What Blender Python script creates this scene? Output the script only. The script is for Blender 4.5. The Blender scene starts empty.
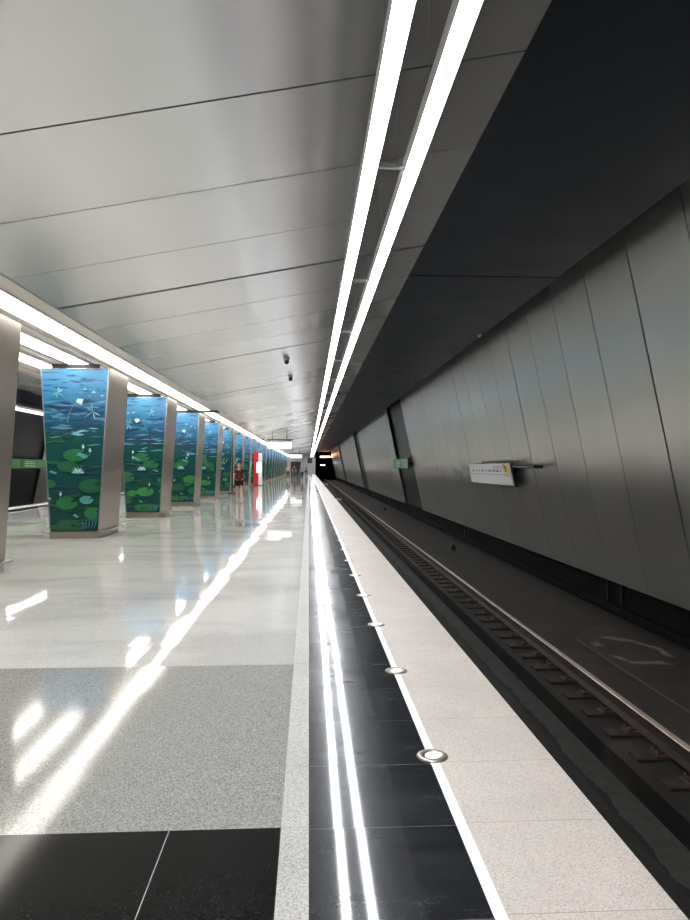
import bpy, bmesh, math, random
from math import sin, cos, pi, radians
from mathutils import Vector, Matrix

random.seed(7)
SC = bpy.context.scene
COL = SC.collection
CX = -4.93                 # centre line of the column row; the station is symmetric about it
Y0, Y1 = -20.49, 141.51    # near and far end of the built hall
G0 = 3.51                  # phase of the 6 m structural grid


# ------------------------------------------------------------------ helpers
def link(o, parent=None):
    COL.objects.link(o)
    if parent is not None:
        o.parent = parent
    return o


def tag(o, label=None, cat=None, group=None, kind=None):
    if label: o['label'] = label
    if cat: o['category'] = cat
    if group: o['group'] = group
    if kind: o['kind'] = kind
    return o


def empty(name, loc, label, cat, group=None, rz=0.0):
    o = bpy.data.objects.new(name, None)
    o.empty_display_size = 0.1
    o.location = loc
    o.rotation_euler = (0, 0, rz)
    link(o)
    return tag(o, label, cat, group)


class MB:
    """collects polygons, then becomes ONE mesh object"""
    def __init__(s):
        s.v, s.f, s.m, s.sm = [], [], [], []

    def poly(s, pts, mi=0, smooth=False):
        b = len(s.v)
        s.v += [tuple(p) for p in pts]
        s.f.append(tuple(range(b, b + len(pts)))); s.m.append(mi); s.sm.append(smooth)

    def box(s, x0, x1, y0, y1, z0, z1, mi=0):
        b = len(s.v)
        s.v += [(x0, y0, z0), (x1, y0, z0), (x1, y1, z0), (x0, y1, z0),
                (x0, y0, z1), (x1, y0, z1), (x1, y1, z1), (x0, y1, z1)]
        for q in ((0, 3, 2, 1), (4, 5, 6, 7), (0, 1, 5, 4), (1, 2, 6, 5), (2, 3, 7, 6), (3, 0, 4, 7)):
            s.f.append(tuple(b + i for i in q)); s.m.append(mi); s.sm.append(False)

    def hexa(s, lo, hi, mi=0):
        """8-corner block: lo = 4 bottom points, hi = 4 top points (ccw seen from above)"""
        b = len(s.v)
        s.v += [tuple(p) for p in lo] + [tuple(p) for p in hi]
        for q in ((0, 3, 2, 1), (4, 5, 6, 7), (0, 1, 5, 4), (1, 2, 6, 5), (2, 3, 7, 6), (3, 0, 4, 7)):
            s.f.append(tuple(b + i for i in q)); s.m.append(mi); s.sm.append(False)

    def prism_y(s, prof, y0, y1, mi=0, mis=None):
        """profile [(x,z)...] ccw seen from -Y, extruded along Y"""
        n = len(prof); b = len(s.v)
        s.v += [(x, y0, z) for x, z in prof] + [(x, y1, z) for x, z in prof]
        for i in range(n):
            j = (i + 1) % n
            s.f.append((b + i, b + n + i, b + n + j, b + j)); s.m.append(mis[i] if mis else mi); s.sm.append(False)
        s.f.append(tuple(b + i for i in range(n))); s.m.append(mi); s.sm.append(False)
        s.f.append(tuple(b + n + i for i in reversed(range(n)))); s.m.append(mi); s.sm.append(False)

    def lathe(s, prof, c=(0, 0, 0), n=24, mi=0, mis=None, axis='z', smooth=True):
        """prof [(r,h)...] turned about an axis through c"""
        b = len(s.v)
        for r, h in prof:
            for k in range(n):
                a = 2 * pi * k / n
                p = (r * cos(a), r * sin(a), h)
                if axis == 'x': p = (h, p[0], p[1])
                if axis == 'y': p = (p[0], h, p[1])
                s.v.append((c[0] + p[0], c[1] + p[1], c[2] + p[2]))
        for i in range(len(prof) - 1):
            for k in range(n):
                k2 = (k + 1) % n
                s.f.append((b + i * n + k, b + i * n + k2, b + (i + 1) * n + k2, b + (i + 1) * n + k))
                s.m.append(mis[i] if mis else mi); s.sm.append(smooth)
        for i, r in ((0, True), (len(prof) - 1, False)):
            if prof[i][0] > 1e-5:
                ids = [b + i * n + k for k in range(n)]
                s.f.append(tuple(reversed(ids)) if r else tuple(ids))
                s.m.append(mis[min(i, len(mis) - 1)] if mis else mi); s.sm.append(False)

    def ball(s, c, r, mi=0, n=14, m=9, sc=(1, 1, 1)):
        b = len(s.v)
        for i in range(1, m):
            t = pi * i / m
            for k in range(n):
                a = 2 * pi * k / n
                s.v.append((c[0] + r * sc[0] * sin(t) * cos(a), c[1] + r * sc[1] * sin(t) * sin(a), c[2] + r * sc[2] * cos(t)))
        top = len(s.v); s.v.append((c[0], c[1], c[2] + r * sc[2]))
        bot = len(s.v); s.v.append((c[0], c[1], c[2] - r * sc[2]))
        for i in range(m - 2):
            for k in range(n):
                k2 = (k + 1) % n
                s.f.append((b + i * n + k, b + (i + 1) * n + k, b + (i + 1) * n + k2, b + i * n + k2)); s.m.append(mi); s.sm.append(True)
        for k in range(n):
            k2 = (k + 1) % n
            s.f.append((top, b + k, b + k2)); s.m.append(mi); s.sm.append(True)
            s.f.append((bot, b + (m - 2) * n + k2, b + (m - 2) * n + k)); s.m.append(mi); s.sm.append(True)

    def tube(s, pts, r, n=8, mi=0):
        pts = [Vector(p) for p in pts]
        b = len(s.v); L = len(pts)
        for i, p in enumerate(pts):
            d = (pts[min(i + 1, L - 1)] - pts[max(i - 1, 0)]).normalized()
            up = Vector((0, 0, 1)) if abs(d.z) < .9 else Vector((0, 1, 0))
            u = d.cross(up).normalized(); w = d.cross(u).normalized()
            for k in range(n):
                a = 2 * pi * k / n
                s.v.append(tuple(p + u * (r * cos(a)) + w * (r * sin(a))))
        for i in range(L - 1):
            for k in range(n):
                k2 = (k + 1) % n
                s.f.append((b + i * n + k, b + (i + 1) * n + k, b + (i + 1) * n + k2, b + i * n + k2)); s.m.append(mi); s.sm.append(True)
        s.f.append(tuple(b + k for k in range(n))); s.m.append(mi); s.sm.append(False)
        s.f.append(tuple(b + (L - 1) * n + k for k in reversed(range(n)))); s.m.append(mi); s.sm.append(False)

    def mirrored(s):
        o = MB()
        o.v = [(2 * CX - x, y, z) for x, y, z in s.v]
        o.f = [tuple(reversed(f)) for f in s.f]; o.m = list(s.m); o.sm = list(s.sm)
        return o

    def build(s, name, mats, parent=None, bevel=0.0):
        me = bpy.data.meshes.new(name)
        me.from_pydata(s.v, [], s.f)
        if not isinstance(mats, (list, tuple)): mats = [mats]
        for m in mats: me.materials.append(m)
        me.polygons.foreach_set('material_index', s.m)
        me.polygons.foreach_set('use_smooth', s.sm)
        me.update()
        o = bpy.data.objects.new(name, me)
        link(o, parent)
        if bevel:
            b = o.modifiers.new('bevel', 'BEVEL'); b.width = bevel; b.segments = 2; b.limit_method = 'ANGLE'
        return o


def struct(name, mb, mats, bevel=0.0):
    o = mb.build(name, mats, None, bevel)
    o['kind'] = 'structure'
    return o


def dup(root, loc, label=None, parts=True, group=None):
    """copy a thing with copies of its parts and sub-parts"""
    r = root.copy(); COL.objects.link(r); r.location = loc
    if label: r['label'] = label
    if group: r['group'] = group
    if parts:
        for ch in root.children:
            c = ch.copy(); COL.objects.link(c); c.parent = r
            for g in ch.children:
                d = g.copy(); COL.objects.link(d); d.parent = c
    return r


# ------------------------------------------------------------------ materials
class NT:
    def __init__(s, name):
        s.mat = bpy.data.materials.new(name); s.mat.use_nodes = True
        s.t = s.mat.node_tree; s.b = s.t.nodes['Principled BSDF']

    def n(s, typ, **kw):
        nd = s.t.nodes.new(typ)
        for k, v in kw.items(): setattr(nd, k, v)
        return nd

    def l(s, a, b): s.t.links.new(a, b)

    def coord(s):
        g = s.n('ShaderNodeNewGeometry'); return g.outputs['Position']

    def obj(s):
        g = s.n('ShaderNodeTexCoord'); return g.outputs['Object']

    def scale(s, vec, sx, sy, sz):
        m = s.n('ShaderNodeMapping'); m.inputs['Scale'].default_value = (sx, sy, sz)
        s.l(vec, m.inputs['Vector']); return m.outputs['Vector']

    def noise(s, vec, sc, det=3.0, rough=.5, dist=0.0):
        n = s.n('ShaderNodeTexNoise'); n.inputs['Scale'].default_value = sc
        n.inputs['Detail'].default_value = det; n.inputs['Roughness'].default_value = rough
        n.inputs['Distortion'].default_value = dist
        s.l(vec, n.inputs['Vector']); return n

    def ramp(s, fac, stops, interp='LINEAR'):
        r = s.n('ShaderNodeValToRGB'); r.color_ramp.interpolation = interp
        e = r.color_ramp.elements
        while len(e) < len(stops): e.new(.5)
        for i, (p, c) in enumerate(stops):
            e[i].position = p
            e[i].color = (c, c, c, 1) if isinstance(c, (int, float)) else (*c, 1)
        s.l(fac, r.inputs['Fac']); return r.outputs['Color']

    def math(s, op, a, b=None, c=None):
        m = s.n('ShaderNodeMath', operation=op)
        for i, v in enumerate((a, b, c)):
            if v is None: continue
            if isinstance(v, (int, float)): m.inputs[i].default_value = v
            else: s.l(v, m.inputs[i])
        return m.outputs[0]

    def mix(s, fac, a, b, blend='MIX'):
        m = s.n('ShaderNodeMix', data_type='RGBA', blend_type=blend)
        for sock, v in ((m.inputs[0], fac), (m.inputs[6], a), (m.inputs[7], b)):
            if isinstance(v, (int, float)) and sock == m.inputs[0]: sock.default_value = v
            elif isinstance(v, tuple): sock.default_value = (*v, 1)
            else: s.l(v, sock)
        return m.outputs[2]

    def sep(s, vec):
        m = s.n('ShaderNodeSeparateXYZ'); s.l(vec, m.inputs[0]); return m.outputs

    def bump(s, h, strength=.2, dist=.01):
        b = s.n('ShaderNodeBump'); b.inputs['Strength'].default_value = strength; b.inputs['Distance'].default_value = dist
        s.l(h, b.inputs['Height']); s.l(b.outputs[0], s.b.inputs['Normal'])

    def tilt(s, vec, tile, amp_tile, amp_wave, wave_scale=1.3):
        """tiles lie a fraction of a degree out of true, and are slightly dished"""
        m = s.n('ShaderNodeMapping'); m.inputs['Scale'].default_value = (1 / tile, 1 / tile, 0)
        m.inputs['Location'].default_value = (0, -.8, .3)
        s.l(vec, m.inputs['Vector'])
        fl = s.n('ShaderNodeVectorMath', operation='FLOOR'); s.l(m.outputs[0], fl.inputs[0])
        wn = s.n('ShaderNodeTexWhiteNoise', noise_dimensions='3D'); s.l(fl.outputs[0], wn.inputs['Vector'])
        def centred(sock, amp):
            a = s.n('ShaderNodeVectorMath', operation='SUBTRACT'); s.l(sock, a.inputs[0]); a.inputs[1].default_value = (.5, .5, .5)
            b = s.n('ShaderNodeVectorMath', operation='MULTIPLY'); s.l(a.outputs[0], b.inputs[0]); b.inputs[1].default_value = (amp, amp, 0)
            return b.outputs[0]
        no = s.noise(vec, wave_scale, 1.0)
        g = s.n('ShaderNodeNewGeometry')
        a = s.n('ShaderNodeVectorMath', operation='ADD'); s.l(centred(wn.outputs['Color'], amp_tile), a.inputs[0]); s.l(centred(no.outputs['Color'], amp_wave), a.inputs[1])
        b = s.n('ShaderNodeVectorMath', operation='ADD'); s.l(a.outputs[0], b.inputs[0]); s.l(g.outputs['Normal'], b.inputs[1])
        c = s.n('ShaderNodeVectorMath', operation='NORMALIZE'); s.l(b.outputs[0], c.inputs[0])
        s.l(c.outputs[0], s.b.inputs['Normal']); s.l(c.outputs[0], s.b.inputs['Coat Normal'])
        return wn.outputs['Value']


def plain(name, col, rough=.5, metal=0.0, spec=.5, var=.08, sc=6.0):
    """a plain finish with slight procedural unevenness of tone and gloss"""
    t = NT(name)
    n = t.noise(t.obj(), sc, 3)
    lo = tuple(c * (1 - var) for c in col); hi = tuple(min(1, c * (1 + var)) for c in col)
    t.l(t.ramp(n.outputs['Fac'], [(.3, lo), (.7, hi)]), t.b.inputs['Base Color'])
    t.l(t.ramp(n.outputs['Fac'], [(.3, max(.02, rough * .9)), (.7, min(1, rough * 1.1))]), t.b.inputs['Roughness'])
    t.b.inputs['Metallic'].default_value = metal
    t.b.inputs['Specular IOR Level'].default_value = spec
    return t.mat


def glow(name, col, strength):
    t = NT(name)
    t.b.inputs['Base Color'].default_value = (.8, .8, .8, 1)
    t.b.inputs['Emission Color'].default_value = (*col, 1)
    t.b.inputs['Emission Strength'].default_value = strength
    return t.mat


def speckle(t, vec, base, dark, light, sc=140.0, amount=.45):
    n = t.n('ShaderNodeTexVoronoi'); n.inputs['Scale'].default_value = sc; t.l(vec, n.inputs['Vector'])
    f = t.sep(n.outputs['Color'])[0]
    return t.ramp(f, [(0, dark), (amount * .5, dark), (amount, base), (.8, base), (1, light)])


def m_floor():
    """polished granite hall floor: black band, grey band, then pale stone"""
    t = NT('granite_floor'); p = t.coord(); X, Y, Z = t.sep(p)
    pale = speckle(t, p, (.62, .61, .585), (.50, .49, .47), (.72, .71, .69), 170, .4)
    grey = speckle(t, p, (.34, .335, .32), (.19, .19, .185), (.48, .47, .45), 200, .5)
    black = speckle(t, p, (.009, .0095, .009), (.007, .007, .007), (.012, .0125, .012), 160, .4)
    # wear and cleaning marks with their own shape
    wn = t.noise(t.scale(p, .35, .8, 1), 1.2, 5, .6, .4)
    wear = t.ramp(wn.outputs['Fac'], [(.38, .80), (.56, 1.0)])
    pale = t.mix(1.0, pale, wear, 'MULTIPLY')
    isgrey = t.math('LESS_THAN', Y, 5.28)
    isblack = t.math('LESS_THAN', Y, 2.90)
    col = t.mix(isgrey, pale, grey)
    col = t.mix(isblack, col, black)
    # joints of the 0.6 m slabs
    fx = t.math('ABSOLUTE', t.math('SUBTRACT', t.math('FRACT', t.math('DIVIDE', t.math('ADD', X, .115 + 60), 1.2)), .5))
    fy = t.math('ABSOLUTE', t.math('SUBTRACT', t.math('FRACT', t.math('DIVIDE', t.math('SUBTRACT', Y, 2.90 - 60), .6)), .5))
    jx = t.math('GREATER_THAN', fx, .4985); jy = t.math('GREATER_THAN', fy, .4972)
    j = t.math('MAXIMUM', jx, jy)
    col = t.mix(t.math('MULTIPLY', j, .28), col, (.25, .245, .235))
    # the pale joint running down the black band
    lj = t.math('LESS_THAN', t.math('ABSOLUTE', t.math('SUBTRACT', X, -.575)), .0022)
    col = t.mix(t.math('MULTIPLY', lj, t.math('ADD', t.math('MULTIPLY', isblack, .45), .12)), col, (.6, .6, .58))
    t.l(col, t.b.inputs['Base Color'])
    sm = t.noise(p, 3.0, 4)
    r = t.ramp(sm.outputs['Fac'], [(.3, .03), (.7, .055)])
    r2 = t.mix(isgrey, r, (.085, .085, .085)); r3 = t.mix(isblack, r2, (.11, .11, .11))
    t.l(r3, t.b.inputs['Roughness'])
    t.l(t.math('SUBTRACT', .24, t.math('MULTIPLY', isblack, .14)), t.b.inputs['Specular IOR Level'])
    t.tilt(p, .6, .006, .0012)
    return t.mat


def m_blackstrip():
    t = NT('black_polished_granite'); p = t.coord(); X, Y, Z = t.sep(p)
    col = speckle(t, p, (.016, .017, .020), (.012, .013, .015), (.024, .026, .030), 190, .4)
    sc = t.noise(t.scale(p, 3, 9, 1), 1.0, 6, .65)
    haze = t.ramp(sc.outputs['Fac'], [(.45, 0.0), (.8, .22)])
    col = t.mix(haze, col, (.085, .09, .1))
    fy = t.math('ABSOLUTE', t.math('SUBTRACT', t.math('FRACT', t.math('DIVIDE', t.math('SUBTRACT', Y, 2.88 - 60), .6)), .5))
    col = t.mix(t.math('MULTIPLY', t.math('GREATER_THAN', fy, .4965), .8), col, (.17, .18, .18))
    t.l(col, t.b.inputs['Base Color'])
    t.l(t.ramp(sc.outputs['Fac'], [(.35, .18), (.7, .30)]), t.b.inputs['Roughness'])
    t.b.inputs['Specular IOR Level'].default_value = .05
    t.b.inputs['Coat Weight'].default_value = .75
    t.b.inputs['Coat Roughness'].default_value = .055
    t.tilt(p, .6, .003, .006, 1.1)
    return t.mat


def m_edge(name='edge_stone', a=(.62, .55, .505), b=(.46, .405, .37), c=(.71, .65, .60)):
    t = NT(name); p = t.coord(); X, Y, Z = t.sep(p)
    col = speckle(t, p, a, b, c, 230, .42)
    n = t.noise(p, 1.6, 5, .6)
    col = t.mix(1.0, col, t.ramp(n.outputs['Fac'], [(.3, .88), (.6, 1.0)]), 'MULTIPLY')
    st = t.noise(t.scale(p, 1.0, 1.0, 1), 4.3, 2)
    col = t.mix(t.math('MULTIPLY', t.math('GREATER_THAN', st.outputs['Fac'], .765), .5), col, (.25, .24, .22))
    fy = t.math('ABSOLUTE', t.math('SUBTRACT', t.math('FRACT', t.math('DIVIDE', t.math('SUBTRACT', Y, 2.90 - 60), .6)), .5))
    col = t.mix(t.math('MULTIPLY', t.math('GREATER_THAN', fy, .4962), .75), col, (.25, .22, .2))
    t.l(col, t.b.inputs['Base Color'])
    t.b.inputs['Roughness'].default_value = .55
    t.bump(st.outputs['Fac'], .05, .002)
    return t.mat


def m_satin(name, col, rough, metal, module=1.5, var=.06, aniso=0.0, stretch=(1, 1, 1)):
    """anodised sheet metal whose panels differ a little from one another"""
    t = NT(name); p = t.coord(); X, Y, Z = t.sep(p)
    idx = t.math('FLOOR', t.math('DIVIDE', t.math('SUBTRACT', Y, G0 - 60), module))
    wn = t.n('ShaderNodeTexWhiteNoise', noise_dimensions='1D'); t.l(idx, wn.inputs['W'])
    k = t.math('ADD', t.math('MULTIPLY', wn.outputs['Value'], 2 * var), 1 - var)
    c = t.mix(1.0, (col[0], col[1], col[2]), k, 'MULTIPLY')
    n = t.noise(t.scale(p, *stretch), 4, 3)
    c = t.mix(1.0, c, t.ramp(n.outputs['Fac'], [(.3, .985), (.7, 1.0)]), 'MULTIPLY')
    t.l(c, t.b.inputs['Base Color'])
    t.l(t.math('ADD', t.math('MULTIPLY', wn.outputs['Value'], .015), rough), t.b.inputs['Roughness'])
    t.b.inputs['Metallic'].default_value = metal
    return t.mat


def m_steel():
    t = NT('brushed_stainless_steel'); p = t.obj()
    n = t.noise(t.scale(p, 60, 60, 1.2), 3, 4)
    t.l(t.ramp(n.outputs['Fac'], [(.3, (.35, .31, .27)), (.7, (.43, .385, .34))]), t.b.inputs['Base Color'])
    t.l(t.ramp(n.outputs['Fac'], [(.3, .30), (.7, .38)]), t.b.inputs['Roughness'])
    t.b.inputs['Metallic'].default_value = 1.0
    return t.mat


def m_trackslab():
    t = NT('track_bed_concrete'); p = t.coord(); X, Y, Z = t.sep(p)
    n = t.noise(p, 1.1, 8, .62, .5)
    n2 = t.noise(t.scale(p, 6, 1.2, 6), 1.5, 6, .6)
    col = t.ramp(n.outputs['Fac'], [(.3, (.009, .0080, .0070)), (.6, (.024, .0200, .0165)), (.8, (.052, .043, .034))])
    col = t.mix(1.0, col, t.ramp(n2.outputs['Fac'], [(.3, .7), (.7, 1.1)]), 'MULTIPLY')
    # dried puddle ring on the slab beside the wall
    dx = t.math('MULTIPLY', t.math('SUBTRACT', X, 4.72), 1.0)
    dy = t.math('MULTIPLY', t.math('SUBTRACT', Y, 9.9), .62)
    r = t.math('SQRT', t.math('ADD', t.math('MULTIPLY', dx, dx), t.math('MULTIPLY', dy, dy)))
    wob = t.noise(p, 2.0, 3)
    r = t.math('ADD', r, t.math('MULTIPLY', t.math('SUBTRACT', wob.outputs['Fac'], .5), .35))
    ring = t.math('SUBTRACT', 1.0, t.math('MINIMUM', 1.0, t.math('MULTIPLY', t.math('ABSOLUTE', t.math('SUBTRACT', r, .42)), 12)))
    brk = t.noise(p, 1.7, 4)
    col = t.mix(t.math('MULTIPLY', t.math('MULTIPLY', ring, .8), t.ramp(brk.outputs['Fac'], [(.40, 0.0), (.52, 1.0)])), col, (.21, .165, .11))
    t.l(col, t.b.inputs['Base Color'])
    t.b.inputs['Roughness'].default_value = .75
    t.b.inputs['Specular IOR Level'].default_value = .3
    t.bump(n2.outputs['Fac'], .3, .01)
    return t.mat


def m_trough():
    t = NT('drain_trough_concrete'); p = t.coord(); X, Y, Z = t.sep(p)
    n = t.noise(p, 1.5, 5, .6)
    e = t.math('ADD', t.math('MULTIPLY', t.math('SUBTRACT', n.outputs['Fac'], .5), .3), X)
    dark_part = t.math('LESS_THAN', e, 2.70)  # ragged darker band along the platform side of the trough
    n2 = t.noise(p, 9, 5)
    pale_part = t.ramp(n2.outputs['Fac'], [(.3, (.034, .033, .029)), (.7, (.055, .052, .046))])
    t.l(t.mix(dark_part, pale_part, (.006, .007, .006)), t.b.inputs['Base Color'])
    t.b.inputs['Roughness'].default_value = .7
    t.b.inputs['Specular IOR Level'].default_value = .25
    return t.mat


def m_mural():
    """printed panel: blue water at the top turning to green pond, with ripples"""
    t = NT('pond_mural_print'); p = t.obj(); X, Y, Z = t.sep(p)
    oi = t.n('ShaderNodeObjectInfo')
    q = t.n('ShaderNodeVectorMath', operation='ADD'); t.l(p, q.inputs[0]); t.l(oi.outputs['Location'], q.inputs[1])
    rp = t.noise(t.scale(q.outputs[0], 1.3, 0.05, 7.5), 1.7, 4, .55, .7)
    zz = t.math('DIVIDE', t.math('ADD', Z, t.math('MULTIPLY', t.math('SUBTRACT', rp.outputs['Fac'], .5), .25)), 3.6)
    base = t.ramp(zz, [(.0, (.006, .048, .042)), (.25, (.005, .058, .040)), (.45, (.005, .052, .055)), (.58, (.007, .062, .052)),
                       (.66, (.012, .065, .115)), (.8, (.025, .15, .30)), (1.0, (.07, .27, .50))])
    dark = t.ramp(rp.outputs['Fac'], [(.36, 1.0), (.44, 0.0)])
    lite = t.ramp(rp.outputs['Fac'], [(.58, 0.0), (.68, 1.0)])
    hi = t.ramp(zz, [(.55, 0.0), (.68, .75), (.82, .5), (.95, .05)])
    c = t.mix(t.math('MULTIPLY', dark, .75), base, (.006, .04, .10))
    c = t.mix(t.math('MULTIPLY', lite, hi), c, (.14, .32, .42))
    t.l(c, t.b.inputs['Base Color'])
    t.b.inputs['Roughness'].default_value = .25
    t.b.inputs['Specular IOR Level'].default_value = .35
    return t.mat


def m_rail():
    t = NT('rusty_rail_steel'); p = t.coord()
    n = t.noise(t.scale(p, 8, 1, 8), 2, 5)
    t.l(t.ramp(n.outputs['Fac'], [(.3, (.012, .008, .007)), (.7, (.032, .02, .015))]), t.b.inputs['Base Color'])
    t.b.inputs['Roughness'].default_value = .7
    return t.mat


def m_railtop():
    t = NT('worn_rail_head'); p = t.coord()
    n = t.noise(t.scale(p, 20, .8, 8), 2, 5)
    t.l(t.ramp(n.outputs['Fac'], [(.3, (.22, .16, .13)), (.7, (.42, .34, .29))]), t.b.inputs['Base Color'])
    t.b.inputs['Roughness'].default_value = .38; t.b.inputs['Metallic'].default_value = .7
    return t.mat


M = {}
M['floor'] = m_floor()
M['blackstrip'] = m_blackstrip()
M['edge'] = m_edge()
M['strip'] = m_edge('pale_border_stone', (.52, .51, .48), (.30, .295, .28), (.66, .65, .62))
M['line'] = plain('white_line_paint', (.88, .88, .86), .4, var=.02)
M['ceil'] = m_satin('satin_ceiling_sheet', (.76, .76, .765), .27, .76, 1.5, .02)
M['wall'] = m_satin('satin_wall_sheet', (.72, .71, .675), .29, .94, 1.5, .035)
M['soffit'] = plain('dark_blue_grey_soffit', (.029, .038, .056), .42, .2, .5, .1, 1.5)
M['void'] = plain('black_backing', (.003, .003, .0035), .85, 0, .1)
M['gap'] = plain('dark_grey_recess_panel', (.035, .037, .04), .35, .5)
M['steel'] = m_steel()
M['troffer'] = plain('warm_white_trough_lining', (.72, .69, .64), .5, 0, .4, .03)
M['steeldark'] = plain('dark_painted_steel', (.03, .031, .034), .4, .4)
M['greyframe'] = plain('grey_aluminium', (.35, .35, .36), .35, .9)
M['mural'] = m_mural()
M['slab'] = m_trackslab()
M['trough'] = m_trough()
M['rail'] = m_rail()
M['railtop'] = m_railtop()
M['wood'] = plain('tarred_sleeper', (.028, .023, .02), .8, 0, .3, .5, 12)
M['plate'] = plain('rusty_tie_plate', (.06, .035, .028), .65, .3, .5, .35, 20)
M['white'] = plain('white_enamel', (.85, .86, .86), .35, var=.02)
M['tube'] = glow('luminaire_diffuser', (.93, .965, 1.0), 15.0)
M['trofflight'] = glow('trough_light_diffuser', (1.0, .95, .87), 4.4)
M['disc'] = glow('in_floor_lamp_lens', (1, 1, .98), 2.2)
M['green'] = plain('green_sign_face', (.05, .26, .05), .4, var=.04)
M['signlight'] = glow('backlit_sign_face', (.86, .97, 1.0), .9)
M['red'] = plain('red_enamel', (.55, .02, .03), .35)
M['black'] = plain('black_plastic', (.012, .012, .013), .4)

# ------------------------------------------------------------------ setting: floor and platform
mb = MB(); mb.box(-9.745, -.115, Y0, Y1, -.25, 0); struct('floor', mb, M['floor'])
for mir in (False, True):
    s = (lambda m: m.mirrored()) if mir else (lambda m: m)
    a = MB(); a.box(-.115, 0, Y0, Y1, -.25, 0)
    b = MB(); b.box(0, .617, Y0, Y1, -.25, 0)
    c = MB(); c.box(.617, .663, Y0, Y1, -.25, .001)
    d = MB(); d.box(.663, 1.26, Y0, Y1, -.12, 0)
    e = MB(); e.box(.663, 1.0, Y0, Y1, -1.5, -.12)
    k = 6 if mir else 1
    struct('trim_%d' % k, s(a), M['strip'])
    struct('trim_%d' % (k + 1), s(b), M['blackstrip'])
    struct('trim_%d' % (k + 2), s(c), M['line'])
    struct('trim_%d' % (k + 3), s(d), M['edge'], .004)
    struct('trim_%d' % (k + 4), s(e), M['void'])

    # track bed with a drain trough between the half sleepers
    g = MB()
    g.box(1.0, 2.45, Y0, Y1, -1.9, -1.28)
    g.box(2.97, 3.56, Y0, Y1, -1.9, -1.28)
    g.box(3.56, 5.75, Y0, Y1, -1.9, -1.18)
    o = struct('floor', s(g), M['slab'])
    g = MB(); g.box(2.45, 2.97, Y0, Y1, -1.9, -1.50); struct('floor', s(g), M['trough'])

# ------------------------------------------------------------------ walls beside the tracks
WT, WB = (4.41, 4.87), (5.54, -.59)     # top and bottom of the leaning cladding (x, z)
def wx(z): return WT[0] + (WT[1] - z) / (WT[1] - WB[1]) * (WB[0] - WT[0])
GAPS = ((33.51, 39.51), (63.51, 69.51), (93.51, 99.51), (123.51, 129.51))
GAPS = ((33.51, 39.51), (63.51, 69.51), (99.51, 105.51))
cl = MB(); nbay = int((Y1 - Y0) / 6)
for k in range(nbay):
    b0 = Y0 + 6 * k
    if any(abs(b0 - ga) < .5 for ga, gb in GAPS): continue
    for j in range(4):
        g0 = .020 if j == 0 else .009
        g1 = .020 if j == 3 else .009
        y0 = b0 + 1.5 * j + g0; y1 = b0 + 1.5 * (j + 1) - g1
        th = .04
        cl.hexa([(WB[0], y0, WB[1]), (WB[0] + th, y0, WB[1]), (WB[0] + th, y1, WB[1]), (WB[0], y1, WB[1])],
                [(WT[0], y0, WT[1]), (WT[0] + th, y0, WT[1]), (WT[0] + th, y1, WT[1]), (WT[0], y1, WT[1])])
bk = MB()
bk.hexa([(WB[0] + .13, Y0, WB[1]), (WB[0] + .5, Y0, WB[1]), (WB[0] + .5, Y1, WB[1]), (WB[0] + .13, Y1, WB[1])],
        [(WT[0] + .13, Y0, WT[1] + .3), (WB[0] + .5, Y0, WT[1] + .3), (WB[0] + .5, Y1, WT[1] + .3), (WT[0] + .13, Y1, WT[1] + .3)])
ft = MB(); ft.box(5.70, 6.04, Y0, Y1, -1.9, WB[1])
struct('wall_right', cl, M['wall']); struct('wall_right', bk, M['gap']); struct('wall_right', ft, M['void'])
struct('wall_left', cl.mirrored(), M['wall']); struct('wall_left', bk.mirrored(), M['gap']); struct('wall_left', ft.mirrored(), M['void'])

# ------------------------------------------------------------------ ceiling
CL, CR = (-3.43, 3.63), (1.60, 4.583)    # cross section of the sloping light ceiling
ce = MB()
def slabq(m, p, q, y0, y1, th=.03):
    m.hexa([(p[0], y0, p[1]), (q[0], y0, q[1]), (q[0], y1, q[1]), (p[0], y1, p[1])],
           [(p[0], y0, p[1] + th), (q[0], y0, q[1] + th), (q[0], y1, q[1] + th), (p[0], y1, p[1] + th)])
for k in range(nbay):
    b0 = Y0 + 6 * k
    for j in range(4):
        g0 = .038 if j == 0 else (.012 if j == 1 else .008)
        g1 = .038 if j == 3 else (.012 if j == 0 else .008)
        slabq(ce, CL, CR, b0 + 1.5 * j + g0, b0 + 1.5 * (j + 1) - g1)
cb = MB(); slabq(cb, (CL[0], CL[1] + .16), (CR[0], CR[1] + .16), Y0, Y1, .05)
sf = MB()                                  # dark soffit over the track
edges = [Y0] + [11.02 + 18 * i for i in range(-1, 8) if Y0 < 11.02 + 18 * i < Y1] + [Y1]
for a_, b_ in zip(edges[:-1], edges[1:]):
    sf.box(1.60, 4.05, a_ + .025, b_ - .025, 4.585, 4.63)
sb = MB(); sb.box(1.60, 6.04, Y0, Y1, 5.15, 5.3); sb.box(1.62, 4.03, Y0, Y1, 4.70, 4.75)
for nm, m_, mt in (('ceiling', ce, M['ceil']), ('ceiling', cb, M['void']), ('ceiling', sf, M['soffit']), ('ceiling', sb, M['void'])):
    struct(nm, m_, mt); struct(nm, m_.mirrored(), mt)
# central trough over the column row
tr = MB()
tr.box(-6.43, -3.43, Y0, Y1, 3.745, 3.80); struct('ceiling', tr, M['troffer'])
tr = MB()
for x in (-3.43, -6.47): tr.box(x, x + .04, Y0, Y1, 3.62, 3.74)
for x in (-4.52, -5.34): tr.box(x - .04, x + .04, Y0, Y1, 3.68, 3.74)
struct('trim_15', tr, M['troffer'])
for i, y in enumerate((26.9, 53.9, 80.9, 107.9)):
    t_ = MB(); t_.box(-6.40, -3.46, y - .12, y + .12, 3.60, 3.68)
    struct('trim_%d' % (11 + i), t_, M['steeldark'])

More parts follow.
